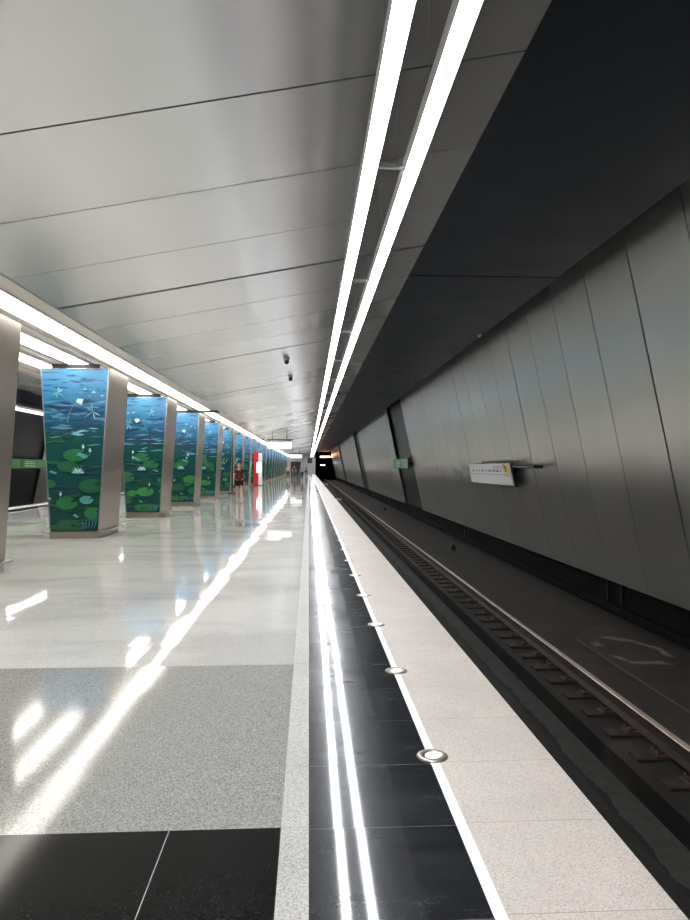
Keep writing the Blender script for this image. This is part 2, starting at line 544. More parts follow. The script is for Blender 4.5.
# ------------------------------------------------------------------ end walls
ew = MB(); Ye = Y1
ew.box(-11.0, -3.75, Ye, Ye + .3, -.2, 3.9); ew.box(-1.7, 1.3, Ye, Ye + .3, -.2, 4.6); ew.box(-3.75, -1.7, Ye, Ye + .3, 2.6, 4.2)
struct('wall_back', ew, M['greyframe'])
for s_ in (False, True):
    e2 = MB(); e2.box(1.3, 6.1, Ye, Ye + .3, 3.4, 5.3); e2.box(1.3, 1.45, Ye, Ye + .3, -1.9, 3.4)
    e2.box(1.3, 6.1, Ye + 12, Ye + 12.2, -1.9, 4.0)
    e2.box(1.3, 1.45, Ye, Ye + 12, -1.9, 4.0); e2.box(5.75, 6.1, Ye, Ye + 12, -1.9, 4.0); e2.box(1.3, 6.1, Ye, Ye + 12, 3.4, 3.6)
    e2.box(1.3, 6.1, Ye, Ye + 12, -1.9, -1.28)
    for q in range(0, len(e2.f), 6):
        e3 = MB(); e3.v = e2.v[q // 6 * 8:q // 6 * 8 + 8]; e3.f = [tuple(i - q // 6 * 8 for i in f) for f in e2.f[q:q + 6]]; e3.m = [0] * 6; e3.sm = [False] * 6
        struct('wall_back', e3.mirrored() if s_ else e3, M['void'])
dr = MB(); dr.box(-3.75, -1.7, Ye + .5, Ye + .6, 0, 2.6); struct('door_1', dr, M['steeldark'])
fr = MB(); fr.box(Y0 * 0 - 16.5, 6.2, Y0 - .3, Y0, -1.9, 5.3); struct('wall_front', fr, M['gap'])

# ------------------------------------------------------------------ pendant luminaires over the platform edges
ZL = 3.60
def luminaire(loc, label, group):
    t = empty('pendant_luminaire', loc, label, 'ceiling light', group)
    for x in (-.149, .149):
        h = MB(); h.box(x - .052, x + .052, 0, 2.992, .012, .075); h.box(x - .054, x - .050, 0, 2.992, -.030, .012); h.box(x + .050, x + .054, 0, 2.992, -.030, .012); h.build('housing', M['white'], t)  # thin side skirts added to keep the lamp light off the upper wall
        d = MB(); d.box(x - .047, x + .047, .004, 2.988, 0, .012); d.build('diffuser', M['tube'], t)
    c = MB(); c.box(-.098, .098, .0, .03, .02, .05); c.build('cross_bar', M['white'], t)
    for y in (.75, 2.25):
        w = MB(); w.tube([(-.149, y, .07), (-.149, y, .80)], .002, 5); w.tube([(.149, y, .07), (.149, y, .86)], .002, 5)
        w.build('suspension_wire', M['greyframe'], t)
    return t
ys = [-13.15 + 3 * i for i in range(51)]
la = 'twin white light bars in the long line above the near platform edge'
lb = 'twin white light bars in the far line beyond the mural columns'
L0 = luminaire((.571, ys[0], ZL), la, 'light bars above the near platform edge')
for y in ys[1:]: dup(L0, (.571, y, ZL))
for y in ys: dup(L0, (2 * CX - .571, y, ZL), lb, group='light bars above the far platform edge')

tl = empty('trough_light', (CX + .87, ys[0], 3.70), 'broad warm white light strip in the ceiling trough, row nearest the camera', 'ceiling light', 'trough lights, near row')
h = MB(); h.box(-.21, .21, 0, 2.99, .012, .04); h.build('housing', M['white'], tl)
h = MB(); h.box(-.19, .19, .01, 2.98, 0, .012); h.build('diffuser', M['trofflight'], tl)
for dx, lab, gr in ((.87, 'broad warm white light strip in the ceiling trough, row nearest the camera', 'trough lights, near row'),
                    (0, 'broad warm white light strip in the middle row right over the columns', 'trough lights, middle row'),
                    (-.87, 'broad warm white light strip in the ceiling trough, row beyond the columns', 'trough lights, far row')):
    for y in ys:
        if dx == .87 and y == ys[0]: continue
        dup(tl, (CX + dx, y, 3.70), lab, group=gr)

# ------------------------------------------------------------------ columns with pond murals
ART = [(.008, .085, .035), (.012, .135, .040), (.03, .21, .045), (.08, .30, .29), (.50, .62, .60), (.008, .028, .075), (.06, .20, .34), (.16, .38, .50), (.005, .048, .04)]
AM = [M['mural']] + [plain('mural_ink_%s' % n, c, .3, var=.12, sc=5) for n, c in zip(
    ('deep_green', 'leaf_green', 'bright_green', 'aqua', 'white', 'navy', 'blue', 'pale_blue', 'pine'), ART)]
DG, LG, BG, AQ, WH, NV, BL, PB, PI = range(1, 10)
BH, TH = (.50, .715), (.545, .75)   # column half width at the base / top
ZB, ZT = .155, 3.58

class Art:
    def __init__(s, m): s.m = m; s.k = 0
    def P(s, u, v):
        # inside the tapered panel only
        hw = .485 + (.69 - .485) * (v - ZB) / (ZT - ZB) - .012
        return (max(-hw, min(hw, u)), -s.k * .0006 - .001, max(ZB + .02, min(ZT - .02, v)))
    def shape(s, pts, mi):
        s.k += 1
        s.m.poly([s.P(u, v) for u, v in pts], mi)
    def pad(s, u, v, w, h, mi, notch=.6):
        pts = []
        for i in range(23):
            a = notch + .22 + (2 * pi - .44) * i / 22
            pts.append((u + w / 2 * cos(a), v + h / 2 * sin(a)))
        c = (u + w * .12 * cos(notch), v + h * .12 * sin(notch))
        s.k += 1
        b = [s.P(*c)] + [s.P(*p) for p in pts]
        for i in range(1, len(b) - 1): s.m.poly([b[0], b[i], b[i + 1]], mi)
        for i in range(5):                              # veins
            a = notch + .8 + i * 1.1
            s.sliver(u, v, u + w * .42 * cos(a), v + h * .42 * sin(a), .006, DG if mi != DG else LG)
    def sliver(s, u0, v0, u1, v1, w, mi):
        d = Vector((u1 - u0, v1 - v0)); L = max(d.length, 1e-6); n = Vector((-d.y, d.x)) / L * w
        mu, mv = (u0 + u1) / 2, (v0 + v1) / 2
        s.shape([(u0, v0), (mu - n.x, mv - n.y), (u1, v1), (mu + n.x, mv + n.y)], mi)
    def wave(s, u, v, w, h, mi, bend=.3):
        up, dn = [], []
        for i in range(9):
            x = i / 8; e = sin(pi * x) ** .8 * h / 2; c = bend * h * sin(2 * pi * x)
            up.append((u + (x - .5) * w, v + c + e)); dn.append((u + (x - .5) * w, v + c - e))
        s.shape(dn + up[::-1][1:-1], mi)
    def lily(s, u, v, r, mi=WH):
        for a in (-78, 78, -52, 52, -26, 26, 0):
            t = radians(a); R = r * (1 if abs(a) < 60 else .9)
            s.sliver(u, v, u + R * sin(t), v + R * cos(t) * .85, r * .15, mi if abs(a) % 52 else PB)
        s.sliver(u - r * .8, v, u + r * .8, v, r * .1, AQ)
    def bud(s, u, v, r):
        s.shape([(u - r * .5, v), (u - r * .2, v - r * .6), (u + r * .2, v - r * .6), (u + r * .5, v), (u + r * .15, v + r), (u - r * .15, v + r)], WH)
        s.sliver(u, v - r * .5, u - .01, v - r * 2.2, .006, AQ)
    def dragonfly(s, u, v, r, ang):
        def q(a, l): return (u + l * cos(radians(ang + a)), v + l * sin(radians(ang + a)))
        s.sliver(*q(180, r * .25), *q(0, r), .010, PB)
        for a in (70, 115, -70, -115): s.sliver(*q(0, 0), *q(a, r * .8), .020, PB if a > 0 else AQ)

def mural_mesh(seed):
    rnd = random.Random(seed)
    m = MB()
    # base panel, a tapered quad
    m.poly([(-.485, 0, ZB + .005), (.485, 0, ZB + .005), (.69, 0, ZT - .01), (-.69, 0, ZT - .01)], 0)
    a = Art(m); j = lambda x: (0 if seed == 0 else rnd.uniform(-x, x))
    fl = -1 if seed == 1 else 1
    for i in range(16):
        a.wave(rnd.uniform(-.5, .5), rnd.uniform(2.15, 2.95), rnd.uniform(.25, .6), rnd.uniform(.03, .07), rnd.choice((NV, NV, NV, BL)), rnd.uniform(-.5, .5))
    for i in range(8):
        a.wave(rnd.uniform(-.45, .45), rnd.uniform(1.95, 2.55), rnd.uniform(.2, .45), rnd.uniform(.02, .05), rnd.choice((PB, AQ, BL)), rnd.uniform(-.5, .5))
    for i in range(20):
        a.wave(rnd.uniform(-.45, .45), rnd.uniform(.3, 2.2), rnd.uniform(.3, .7), rnd.uniform(.03, .07), rnd.choice((PI, NV, DG, PI)), rnd.uniform(-.5, .5))
    pads = [(.02, 1.75, .50, .26, LG), (-.12, 1.51, .46, .24, DG), (-.48, 1.15, .22, .16, LG), (.36, 1.10, .52, .30, DG),
            (.26, .81, .28, .17, AQ), (-.14, .74, .44, .26, LG), (.40, .53, .36, .26, LG), (-.04, .33, .60, .12, DG), (-.1, .24, .8, .16, DG)]
    for u, v, w, h, c in pads: a.pad(fl * u + j(.12), v + j(.10), w * (1 + j(.15)), h, c if seed == 0 else rnd.choice((LG, DG, LG, BG)), .5 + j(1.5))
    a.wave(fl * .18, 1.74, .26, .09, AQ); a.wave(fl * -.42 + j(.05), 1.39, .18, .05, AQ); a.wave(fl * .05, .48, .12, .06, AQ)
    a.lily(fl * .09 + j(.12), 1.37 + j(.25), .16); a.lily(fl * -.50 + j(.05), .82 + j(.1), .07)
    for u, v in ((.20, 1.92), (.34, 1.84), (-.26, .93)): a.bud(fl * u + j(.1), v + j(.08), .055)
    for i in range(5): a.sliver(.22 + j(.02) + i * .05, .2, .18 + i * .08, .42, .012, BL)
    a.dragonfly(fl * -.32 + j(.08), 3.06 + j(.1), .16, -35 + j(40)); a.dragonfly(fl * .40 + j(.1), 2.66 + j(.15), .23, 215 + j(40))
    for i in range(7):
        u, v = fl * (.15 + .09 * i) + j(.03), 3.05 + .08 * sin(i * 2.1) + j(.03)
        a.lily(u, v, .05, rnd.choice((WH, PB))) if i % 2 else a.pad(u, v, .07, .05, rnd.choice((DG, AQ)))
    pts = [(fl * (.06 - .20 * sin(t * 1.45)), 2.84 - .42 * t ** 1.6) for t in [i / 8 for i in range(9)]]
    for p, q in zip(pts[:-1], pts[1:]): a.sliver(p[0] + .03, p[1], q[0] + .03, q[1], .007, PB)
    a.shape([(fl * .06, 2.86), (fl * .18, 2.80), (fl * .22, 2.92), (fl * .10, 2.93)], WH)
    return m

def column(loc, seed, label, group):
    t = empty('mural_column', loc, label, 'column', group)
    d0, d1 = .75, .75                      # half depth along the platform
    f = MB()
    f.hexa([(-.50, -d0, ZB), (.52, -d0, ZB), (.52, d0, ZB), (-.50, d0, ZB)],
           [(-.70, -d1, ZT), (.74, -d1, ZT), (.74, d1, ZT), (-.70, d1, ZT)])
    f.build('steel_casing', M['steel'], t, .006)
    b = MB(); b.box(-.50, .50, -d0, d0, 0, .125); b.build('plinth', M['steel'], t)
    b = MB(); b.box(-.62, .60, -d0 - .07, d0 + .07, .125, .145); b.build('base_flange', M['steel'], t, .003)
    for sgn in (-1, 1):
        m = mural_mesh(seed)
        if sgn == 1: m.v = [(-x, -y, z) for x, y, z in m.v]
        o = m.build('mural_panel', AM, t); o.location = (.01, sgn * (d0 + .006), 0)
    for sgn in (-1, 1):
        e = MB(); e.hexa([(-.50 if sgn < 0 else .497, -d0 - .010, ZB), (-.485 if sgn < 0 else .512, -d0 - .010, ZB), (-.485 if sgn < 0 else .512, -d0, ZB), (-.50 if sgn < 0 else .497, -d0, ZB)],
                         [(-.70 if sgn < 0 else .70, -d0 - .010, ZT), (-.685 if sgn < 0 else .72, -d0 - .010, ZT), (-.685 if sgn < 0 else .72, -d0, ZT), (-.70 if sgn < 0 else .70, -d0, ZT)])
        e.build('edge_strip', M['greyframe'], t)
    c = MB(); c.box(-.50, .50, -.66, .66, ZT, 3.68); c.build('head_joint', M['black'], t)
    return t

YC = 14.80 + .75
ordn = ['nearest the camera, mostly cut off by the left edge of the photo', None, 'second', 'third', 'fourth', 'fifth', 'sixth', 'seventh', 'eighth']
protos = {}
for k in range(-2, 21):
    y = YC + 6 * k
    seed = {0: 0, 1: 1, 2: 2}.get(k, (k * 2 + 1) % 3 if k > 0 else 0)
    if k == -2: lab = 'steel cased column standing behind the camera'
    elif k == -1: lab = 'steel cased column %s' % ordn[0]
    elif k == 0: lab = 'largest fully visible tapered column with the blue green water lily mural'
    elif k <= 7: lab = 'tapered water lily mural column, %s along the row after the largest one' % ['', 'next', 'second', 'third', 'fourth', 'fifth', 'sixth', 'seventh'][k]
    else: lab = 'small distant tapered column with lily mural towards the far end of the row'
    if k == -2: continue
    if seed not in protos:
        protos[seed] = column((CX, y, 0), seed, lab, 'mural columns along the platform')
    else:
        dup(protos[seed], (CX, y, 0), lab)

# ------------------------------------------------------------------ in-floor lamps on the white line
def floor_lamp(loc, label, group):
    t = empty('floor_lamp', loc, label, 'floor light', group)
    r = MB(); r.lathe([(.036, .003), (.040, .006), (.068, .008), (.079, .005), (.082, 0)], n=32); r.build('steel_ring', M['steel'], t)
    d = MB(); d.lathe([(.0001, .007), (.026, .0065), (.037, .004), (.037, 0)], n=28); d.build('lens', M['disc'], t)
    return t
nm = ['nearest', 'second nearest', 'third nearest', 'fourth nearest', 'fifth nearest', 'sixth nearest', 'seventh nearest']
fl0 = None
for i in range(-1, 75):
    y = 3.57 + 1.5 * i
    lab = ('round steel ringed light let into the white line, %s' % nm[i]) if 0 <= i < 7 else \
        ('small far off round light let into the white line' if i >= 7 else 'round light let into the white line below the frame')
    if i < 0: continue
    if fl0 is None: fl0 = floor_lamp((.640, y, .001), lab, 'lights along the white platform line')
    else: dup(fl0, (.640, y, .001), lab)

# ------------------------------------------------------------------ rails and sleepers
def rail(x, label):
    z = -1.255
    prof = [(-.075, 0), (.075, 0), (.075, .012), (.009, .035), (.009, .125), (.034, .138), (.037, .165), (.030, .172), (-.030, .172), (-.037, .165), (-.034, .138), (-.009, .125), (-.009, .035), (-.075, .012)]
    mis = [0] * 14
    for i in (5, 6, 7, 8, 9): mis[i] = 1
    mis[5] = mis[9] = 0
    m = MB(); m.prism_y([(x + a, z + .025 + b * .95) for a, b in prof], Y0, Y1 + 10, 0, mis)
    o = m.build('rail', [M['rail'], M['railtop']]); tag(o, label, 'rail')
rail(3.47, 'brown steel running rail nearer the metal clad wall')
rail(1.95, 'running rail tucked under the platform edge')
rail(2 * CX - 3.47, 'running rail of the far track nearer its wall')
rail(2 * CX - 1.95, 'running rail of the far track under its platform edge')

sl = empty('sleeper', (3.35, 5.3, -1.30), 'dark half sleeper under the visible rail, in the near stretch of the track', 'sleeper', 'half sleepers under the visible rail')
b = MB(); b.box(-.26, .20, -.10, .10, 0, .050); b.build('block', M['wood'], sl, .006)
b = MB(); b.box(-.09, .19, -.085, .085, .050, .066); b.build('tie_plate', M['plate'], sl, .003)
for sx in (-.045,):
    for sy in (-.055, .055):
        b = MB(); b.lathe([(.018, 0), (.018, .02), (.010, .022), (.010, .05)], (sx, sy, .066), 8); b.build('bolt', M['plate'], sl)
b = MB(); b.box(-.06, .035, -.03, .03, .066, .088); b.build('rail_clip', M['plate'], sl, .004)
y = 5.3 + .586
i = 0
while y < 140:
    if y < 30:
        dup(sl, (3.35, y, -1.30))
    else:
        bl = sl.children[0]
        o = bpy.data.objects.new('sleeper', bl.data); link(o); o.location = (3.35, y, -1.30)
        tag(o, 'tiny distant half sleeper under the visible rail, in the far stretch of the track', 'sleeper', 'distant half sleepers')
    y += .586; i += 1

# third rail cover at the foot of the wall
m = MB(); m.prism_y([(5.50, -1.14), (5.66, -1.14), (5.66, -1.04), (5.63, -1.02), (5.53, -1.02), (5.50, -1.04)], Y0, Y1)
tag(m.build('third_rail_cover', M['void']), 'long black power rail cover low in the recess under the wall cladding', 'power rail')
br = empty('rail_bracket', (5.66, 5.9, -1.18), 'thin dark upright in the black recess below the wall cladding', 'bracket', 'uprights in the recess below the wall')
b = MB(); b.box(.0, .03, -.03, .03, 0, .62); b.build('post', M['black'], br, .004)
b = MB(); b.box(.0, .036, -.06, .06, 0, .02); b.build('foot_plate', M['gap'], br)
for i in range(1, 12):
    for dy in (0, .6): dup(br, (5.66, .3 + 12 * i + dy, -1.18))
# kerb line on the slab and small trackside things
m = MB(); m.tube([(4.13 + .004 * sin(y * 2), y, -1.168) for y in [2 + .5 * i for i in range(18)]], .012, 6)
tag(m.build('cable', M['plate']), 'thin brownish cable lying on the slab beside the visible rail', 'cable')
for (x, y, lab) in ((4.62, 22.0, 'small black trackside box on the slab below the line diagram'), (4.66, 42.5, 'small black trackside box on the slab beyond the green wall sign')):
    t = empty('track_box', (x, y, -1.18), lab, 'box')
    b = MB(); b.box(-.08, .08, -.06, .06, 0, .16); b.build('case', M['black'], t, .008)
    b = MB(); b.box(-.05, .05, -.04, .04, .16, .21); b.build('cap', M['steeldark'], t, .006)
t = empty('marker_plate', (2.35, 55.0, -1.28), 'small white marker plate between platform edge and rail', 'marker')
b = MB(); b.box(-.03, .03, -.02, .02, 0, .16); b.build('stand', M['steeldark'], t)
b = MB(); b.box(-.2, .22, -.03, .0, .12, .30); b.build('plate', M['white'], t, .004)
t = empty('marker_plate', (2.30, 97.0, -1.28), 'black and white marker farther along the track beside the platform edge', 'marker')
b = MB(); b.box(-.25, .1, -.03, .0, 0, .35); b.build('plate', M['black'], t, .004)
b = MB(); b.box(-.1, .3, -.05, -.03, .30, .46); b.build('board', M['white'], t, .004)

# ------------------------------------------------------------------ signs on the walls
def strip_sign(mir):
    sx = 4.86; lab = 'long green station sign spanning the dark recess of the right wall' if not mir else 'long green station sign on the far left wall, seen between the two nearest columns'
    X = (2 * CX - sx) if mir else sx
    s = -1 if mir else 1
    t = empty('green_sign', (X, 33.6, 1.42), lab, 'sign')
    b = MB(); b.box(-.03, .03, 0, 5.86, 0, .50); b.build('housing', M['steeldark'], t, .004)
    b = MB(); b.box(-s * .036 - .004, -s * .036 + .004, .02, 5.84, .03, .47); b.build('green_face', M['green'], t)
    tx = MB()
    for y0, y1, z0, z1 in ((3.0, 4.3, .12, .17), (3.0, 4.3, .24, .29), (3.1, 4.2, .35, .38)):
        tx.box(-s * .043 - .002, -s * .043 + .002, y0, y1, z0, z1)
    tx.build('lettering', M['palegreen'], t)
    bb = MB()
    for y0, y1 in ((2.45, 2.62), (2.75, 2.82)): bb.box(-s * .043 - .002, -s * .043 + .002, y0, y1, .06, .44)
    bb.build('divider', M['steeldark'], t)
    ar = MB()
    for y in (.3, 5.5): ar.box(min(0, s * .35), max(0, s * .35), y - .03, y + .03, .2, .26)
    ar.build('arm', M['steeldark'], t)
M['palegreen'] = plain('pale_green_lettering', (.45, .62, .40), .4)
strip_sign(False); strip_sign(True)

t = empty('line_diagram', (4.84, 14.66, 1.5), 'white line diagram board with a yellow end, on a steel bar along the right wall', 'sign')
def leanbox(m, x0, x1, y0, y1, z0, z1, mi=0):
    k = .207
    m.hexa([(x0 - z0 * k, y0, z0), (x1 - z0 * k, y0, z0), (x1 - z0 * k, y1, z0), (x0 - z0 * k, y1, z0)],
           [(x0 - z1 * k, y0, z1), (x1 - z1 * k, y0, z1), (x1 - z1 * k, y1, z1), (x0 - z1 * k, y1, z1)], mi)
m = MB(); leanbox(m, 0, .04, 1.85, 6.05, -.46, .09); m.build('board', M['white'], t, .006)
m = MB(); leanbox(m, .04, .07, 1.83, 6.07, -.47, .10); m.build('back_frame', M['steeldark'], t)
m = MB(); m.tube([(.09, .1, .0), (.09, 6.6, .0)], .018, 8); m.build('bar', M['greyframe'], t)
m = MB(); m.box(.0, .20, 0, .5, -.03, .035); m.build('bracket', M['black'], t, .006)
m = MB(); m.box(.06, .22, 5.0, 5.1, -.03, .03); m.box(.06, .22, 2.6, 2.7, -.03, .03); m.build('wall_arm', M['steeldark'], t)
M['yellow'] = plain('yellow_print', (.85, .66, .12), .4); M['ink'] = plain('grey_print', (.14, .14, .15), .5); M['lilac'] = plain('lilac_print', (.62, .52, .68), .5); M['peach'] = plain('peach_print', (.80, .62, .50), .5)
m = MB(); leanbox(m, -.003, 0, 1.88, 2.42, -.14, .07); m.build('yellow_panel', M['yellow'], t)
m = MB(); leanbox(m, -.003, 0, 1.88, 2.42, -.24, -.15); m.build('peach_band', M['peach'], t)
m = MB()
for y in (2.12, 2.20): leanbox(m, -.006, -.003, y, y + .10, -.12 + (y - 2.12), .02 + (y - 2.12) * .4)
y = 2.6
rr = random.Random(3)
while y < 5.9:
    w = rr.uniform(.05, .30)
    leanbox(m, -.003, 0, y, y + w, -.125, -.125 + rr.uniform(.03, .06)); y += w + rr.uniform(.06, .3)
leanbox(m, -.003, 0, 2.5, 5.9, -.20, -.19)
m.build('print', M['ink'], t)
m = MB()
for y in (2.50, 2.72, 2.94, 3.15): leanbox(m, -.0025, 0, y, y + .12, -.06, .04)
m.build('lilac_blocks', M['lilac'], t)

# ------------------------------------------------------------------ hanging signs
def hanging_sign(x, y, zb, w, label):
    t = empty('hanging_sign', (x, y, zb), label, 'sign', 'hanging signs over the platform')
    h = .46; zc_ = lambda xx: 3.63 + (xx + 3.43) * .1895 - zb
    b = MB(); b.box(-w / 2, w / 2, -.07, .07, 0, h); b.build('housing', M['greyframe'], t, .006)
    for s in (-1, 1):
        b = MB(); b.box(-w / 2 + .02, w / 2 - .02, min(s * .07, s * .076), max(s * .07, s * .076), .02, h - .02); b.build('lit_face', M['signlight'], t)
    b = MB(); b.box(-w / 2 - .05, w / 2 + .05, -.03, .03, h + .10, h + .17); b.build('top_bar', M['black'], t)
    for s in (-1, 1):
        b = MB(); b.tube([(s * w * .3, 0, h + .17), (s * w * .3, 0, zc_(x + s * w * .3) + .01)], .022, 8); b.build('rod', M['black'], t)
        b = MB(); b.tube([(s * w * .42, 0, h), (s * w * .42, 0, h + .11)], .015, 8); b.build('hanger', M['black'], t)
hanging_sign(-1.90, 45.0, 2.67, 1.56, 'white lit sign hung from two black rods, the nearer and larger one')
hanging_sign(-1.70, 90.0, 2.65, 1.56, 'white lit sign farther down the platform, above the distant people')

# ------------------------------------------------------------------ domes and small spotlights
def dome(x, y, label):
    zc = 3.63 + (x + 3.43) * .1895
    t = empty('dome_camera', (x, y, zc), label, 'camera', 'ceiling dome cameras')
    b = MB(); b.lathe([(.0001, .02), (.075, .02), (.08, -.01), (.07, -.05), (.055, -.06)], n=20); b.build('mount', M['greyframe'], t)
    b = MB(); b.lathe([(.055, -.055), (.062, -.08), (.055, -.12), (.03, -.15), (.0001, -.158)], n=20); b.build('dome', M['black'], t)
dome(-.55, 17.0, 'black dome camera under the sloping ceiling, the nearer of the pair')
dome(-.54, 20.25, 'black dome camera under the sloping ceiling, the farther of the pair')
for i, y in enumerate((15.5, 24.8, 34.1, 43.4)):
    t = empty('ceiling_camera', (3.87, y, 4.585), 'small pale camera under the dark soffit beside the wall, %s from the camera' % ('nearest', 'second', 'third', 'fourth')[i], 'camera', 'small cameras under the dark soffit')
    b = MB(); b.tube([(0, 0, 0), (0, 0, -.07)], .012, 8); b.build('stem', M['steeldark'], t)
    b = MB(); b.lathe([(.03, -.09), (.034, .0), (.034, .06), (.0001, .06)], (0, 0, -.095), 14, axis='y'); b.build('body', M['white'], t)

# ------------------------------------------------------------------ platform furniture
t = empty('help_point', (-4.10, 55.9, 0), 'tall red and white information column with a bright screen beside the mural columns', 'information column')
b = MB(); b.box(-.34, .04, -.16, .16, .04, 2.72); b.build('red_panel', M['red'], t, .01)
b = MB(); b.box(.04, .34, -.16, .16, .04, 2.62); b.build('white_panel', M['white'], t, .01)
b = MB(); b.box(-.10, .26, -.18, -.16, 1.05, 1.85); b.build('screen', M['signlight'], t, .004)
b = MB(); b.box(-.38, .38, -.2, .2, 0, .04); b.build('base', M['steeldark'], t)
t = empty('barrier_post', (-4.22, 38.3, 0), 'slim dark post with a wide foot in front of the fifth mural column', 'post')
b = MB(); b.tube([(0, 0, .03), (0, 0, 3.62)], .045, 10); b.build('pole', M['steeldark'], t)
b = MB(); b.box(-.22, .22, -.14, .14, 0, .10); b.build('foot', M['steeldark'], t, .008)
t = empty('mirror_post', (.17, 118, 0), 'pale post carrying a dark box near the far end of the platform edge', 'post')
b = MB(); b.box(-.16, .16, -.12, .12, 0, 1.5); b.build('cabinet', M['greyframe'], t, .01)
b = MB(); b.box(-.05, .05, -.05, .05, 1.5, 2.2); b.build('stem', M['greyframe'], t)
b = MB(); b.box(-.42, .42, -.14, .14, 2.15, 3.05); b.build('monitor', M['black'], t, .01)

# tunnel portal: interval clock, signal lamps
M['amber'] = glow('amber_digits', (1.0, .42, .10), 7.0); M['cream'] = glow('cream_digits', (1.0, .80, .50), 6.0)
M['redglow'] = glow('red_signal_lens', (1.0, .05, .02), 60.0); M['blueglow'] = glow('cold_signal_lens', (.7, .85, 1.0), 8.0)
t = empty('interval_clock', (3.55, Y1 - .3, 3.55), 'amber lit clock display over the dark tunnel mouth', 'clock')
b = MB(); b.box(-1.45, 2.0, -.02, .22, -.25, .30); b.build('case', M['black'], t, .01)
a1 = MB(); a2 = MB()
for i in range(6): a1.box(-1.25 + .34 * i, -1.02 + .34 * i, -.05, -.02, -.13, .19)
for i in range(3): a2.box(.98 + .32 * i, 1.2 + .32 * i, -.05, -.02, -.13, .19)
a1.build('amber_digits', M['amber'], t); a2.build('cream_digits', M['cream'], t)
t = empty('signal_lamp', (4.22, 128.0, 3.70), 'small red signal lamp beside the wall near the tunnel mouth', 'signal')
b = MB(); b.box(-.10, .10, -.02, .2, -.2, .2); b.box(.0, .30, .05, .1, -.03, .03); b.build('case', M['black'], t, .01)
b = MB(); b.lathe([(.0001, -.05), (.08, -.045), (.09, -.02)], n=16, axis='y'); b.build('lens', M['redglow'], t)
t = empty('tunnel_light', (2.9, Y1 + 4, -1.28), 'small cold white light glinting inside the dark tunnel mouth', 'light')
b = MB(); b.box(-.5, .5, -.05, .1, 3.08, 3.28); b.box(-.04, .04, 0, .06, 0, 3.08); b.build('fitting', M['steeldark'], t)
b = MB(); b.box(-.42, .42, -.08, -.05, 3.12, 3.24); b.build('lens', M['blueglow'], t)

# ------------------------------------------------------------------ people
SK = plain('skin', (.55, .32, .23), .5, 0, .4); HB = plain('dark_brown_hair', (.05, .03, .02), .5)
def cloth(name, c): return plain(name, c, .8, 0, .2, .2, 14)

def skin(name, verts, edges, mats, parent, sub=1):
    """verts [(x,y,z,rx,ry)], grown by the Skin modifier, then frozen to a plain mesh"""
    me = bpy.data.meshes.new(name); me.from_pydata([v[:3] for v in verts], edges, [])
    o = bpy.data.objects.new(name, me); COL.objects.link(o)
    md = o.modifiers.new('s', 'SKIN'); md.use_smooth_shade = True
    for i, v in enumerate(verts):
        me.skin_vertices[0].data[i].radius = (v[3], v[4] if len(v) > 4 else v[3])
    me.skin_vertices[0].data[0].use_root = True
    ss = o.modifiers.new('u', 'SUBSURF'); ss.levels = sub; ss.render_levels = sub
    dg = bpy.context.evaluated_depsgraph_get()
    fm = bpy.data.meshes.new_from_object(o.evaluated_get(dg))
    bpy.data.objects.remove(o)
    for m in (mats if isinstance(mats, list) else [mats]): fm.materials.append(m)
    fm.name = name
    r = bpy.data.objects.new(name, fm); link(r, parent)
    return r

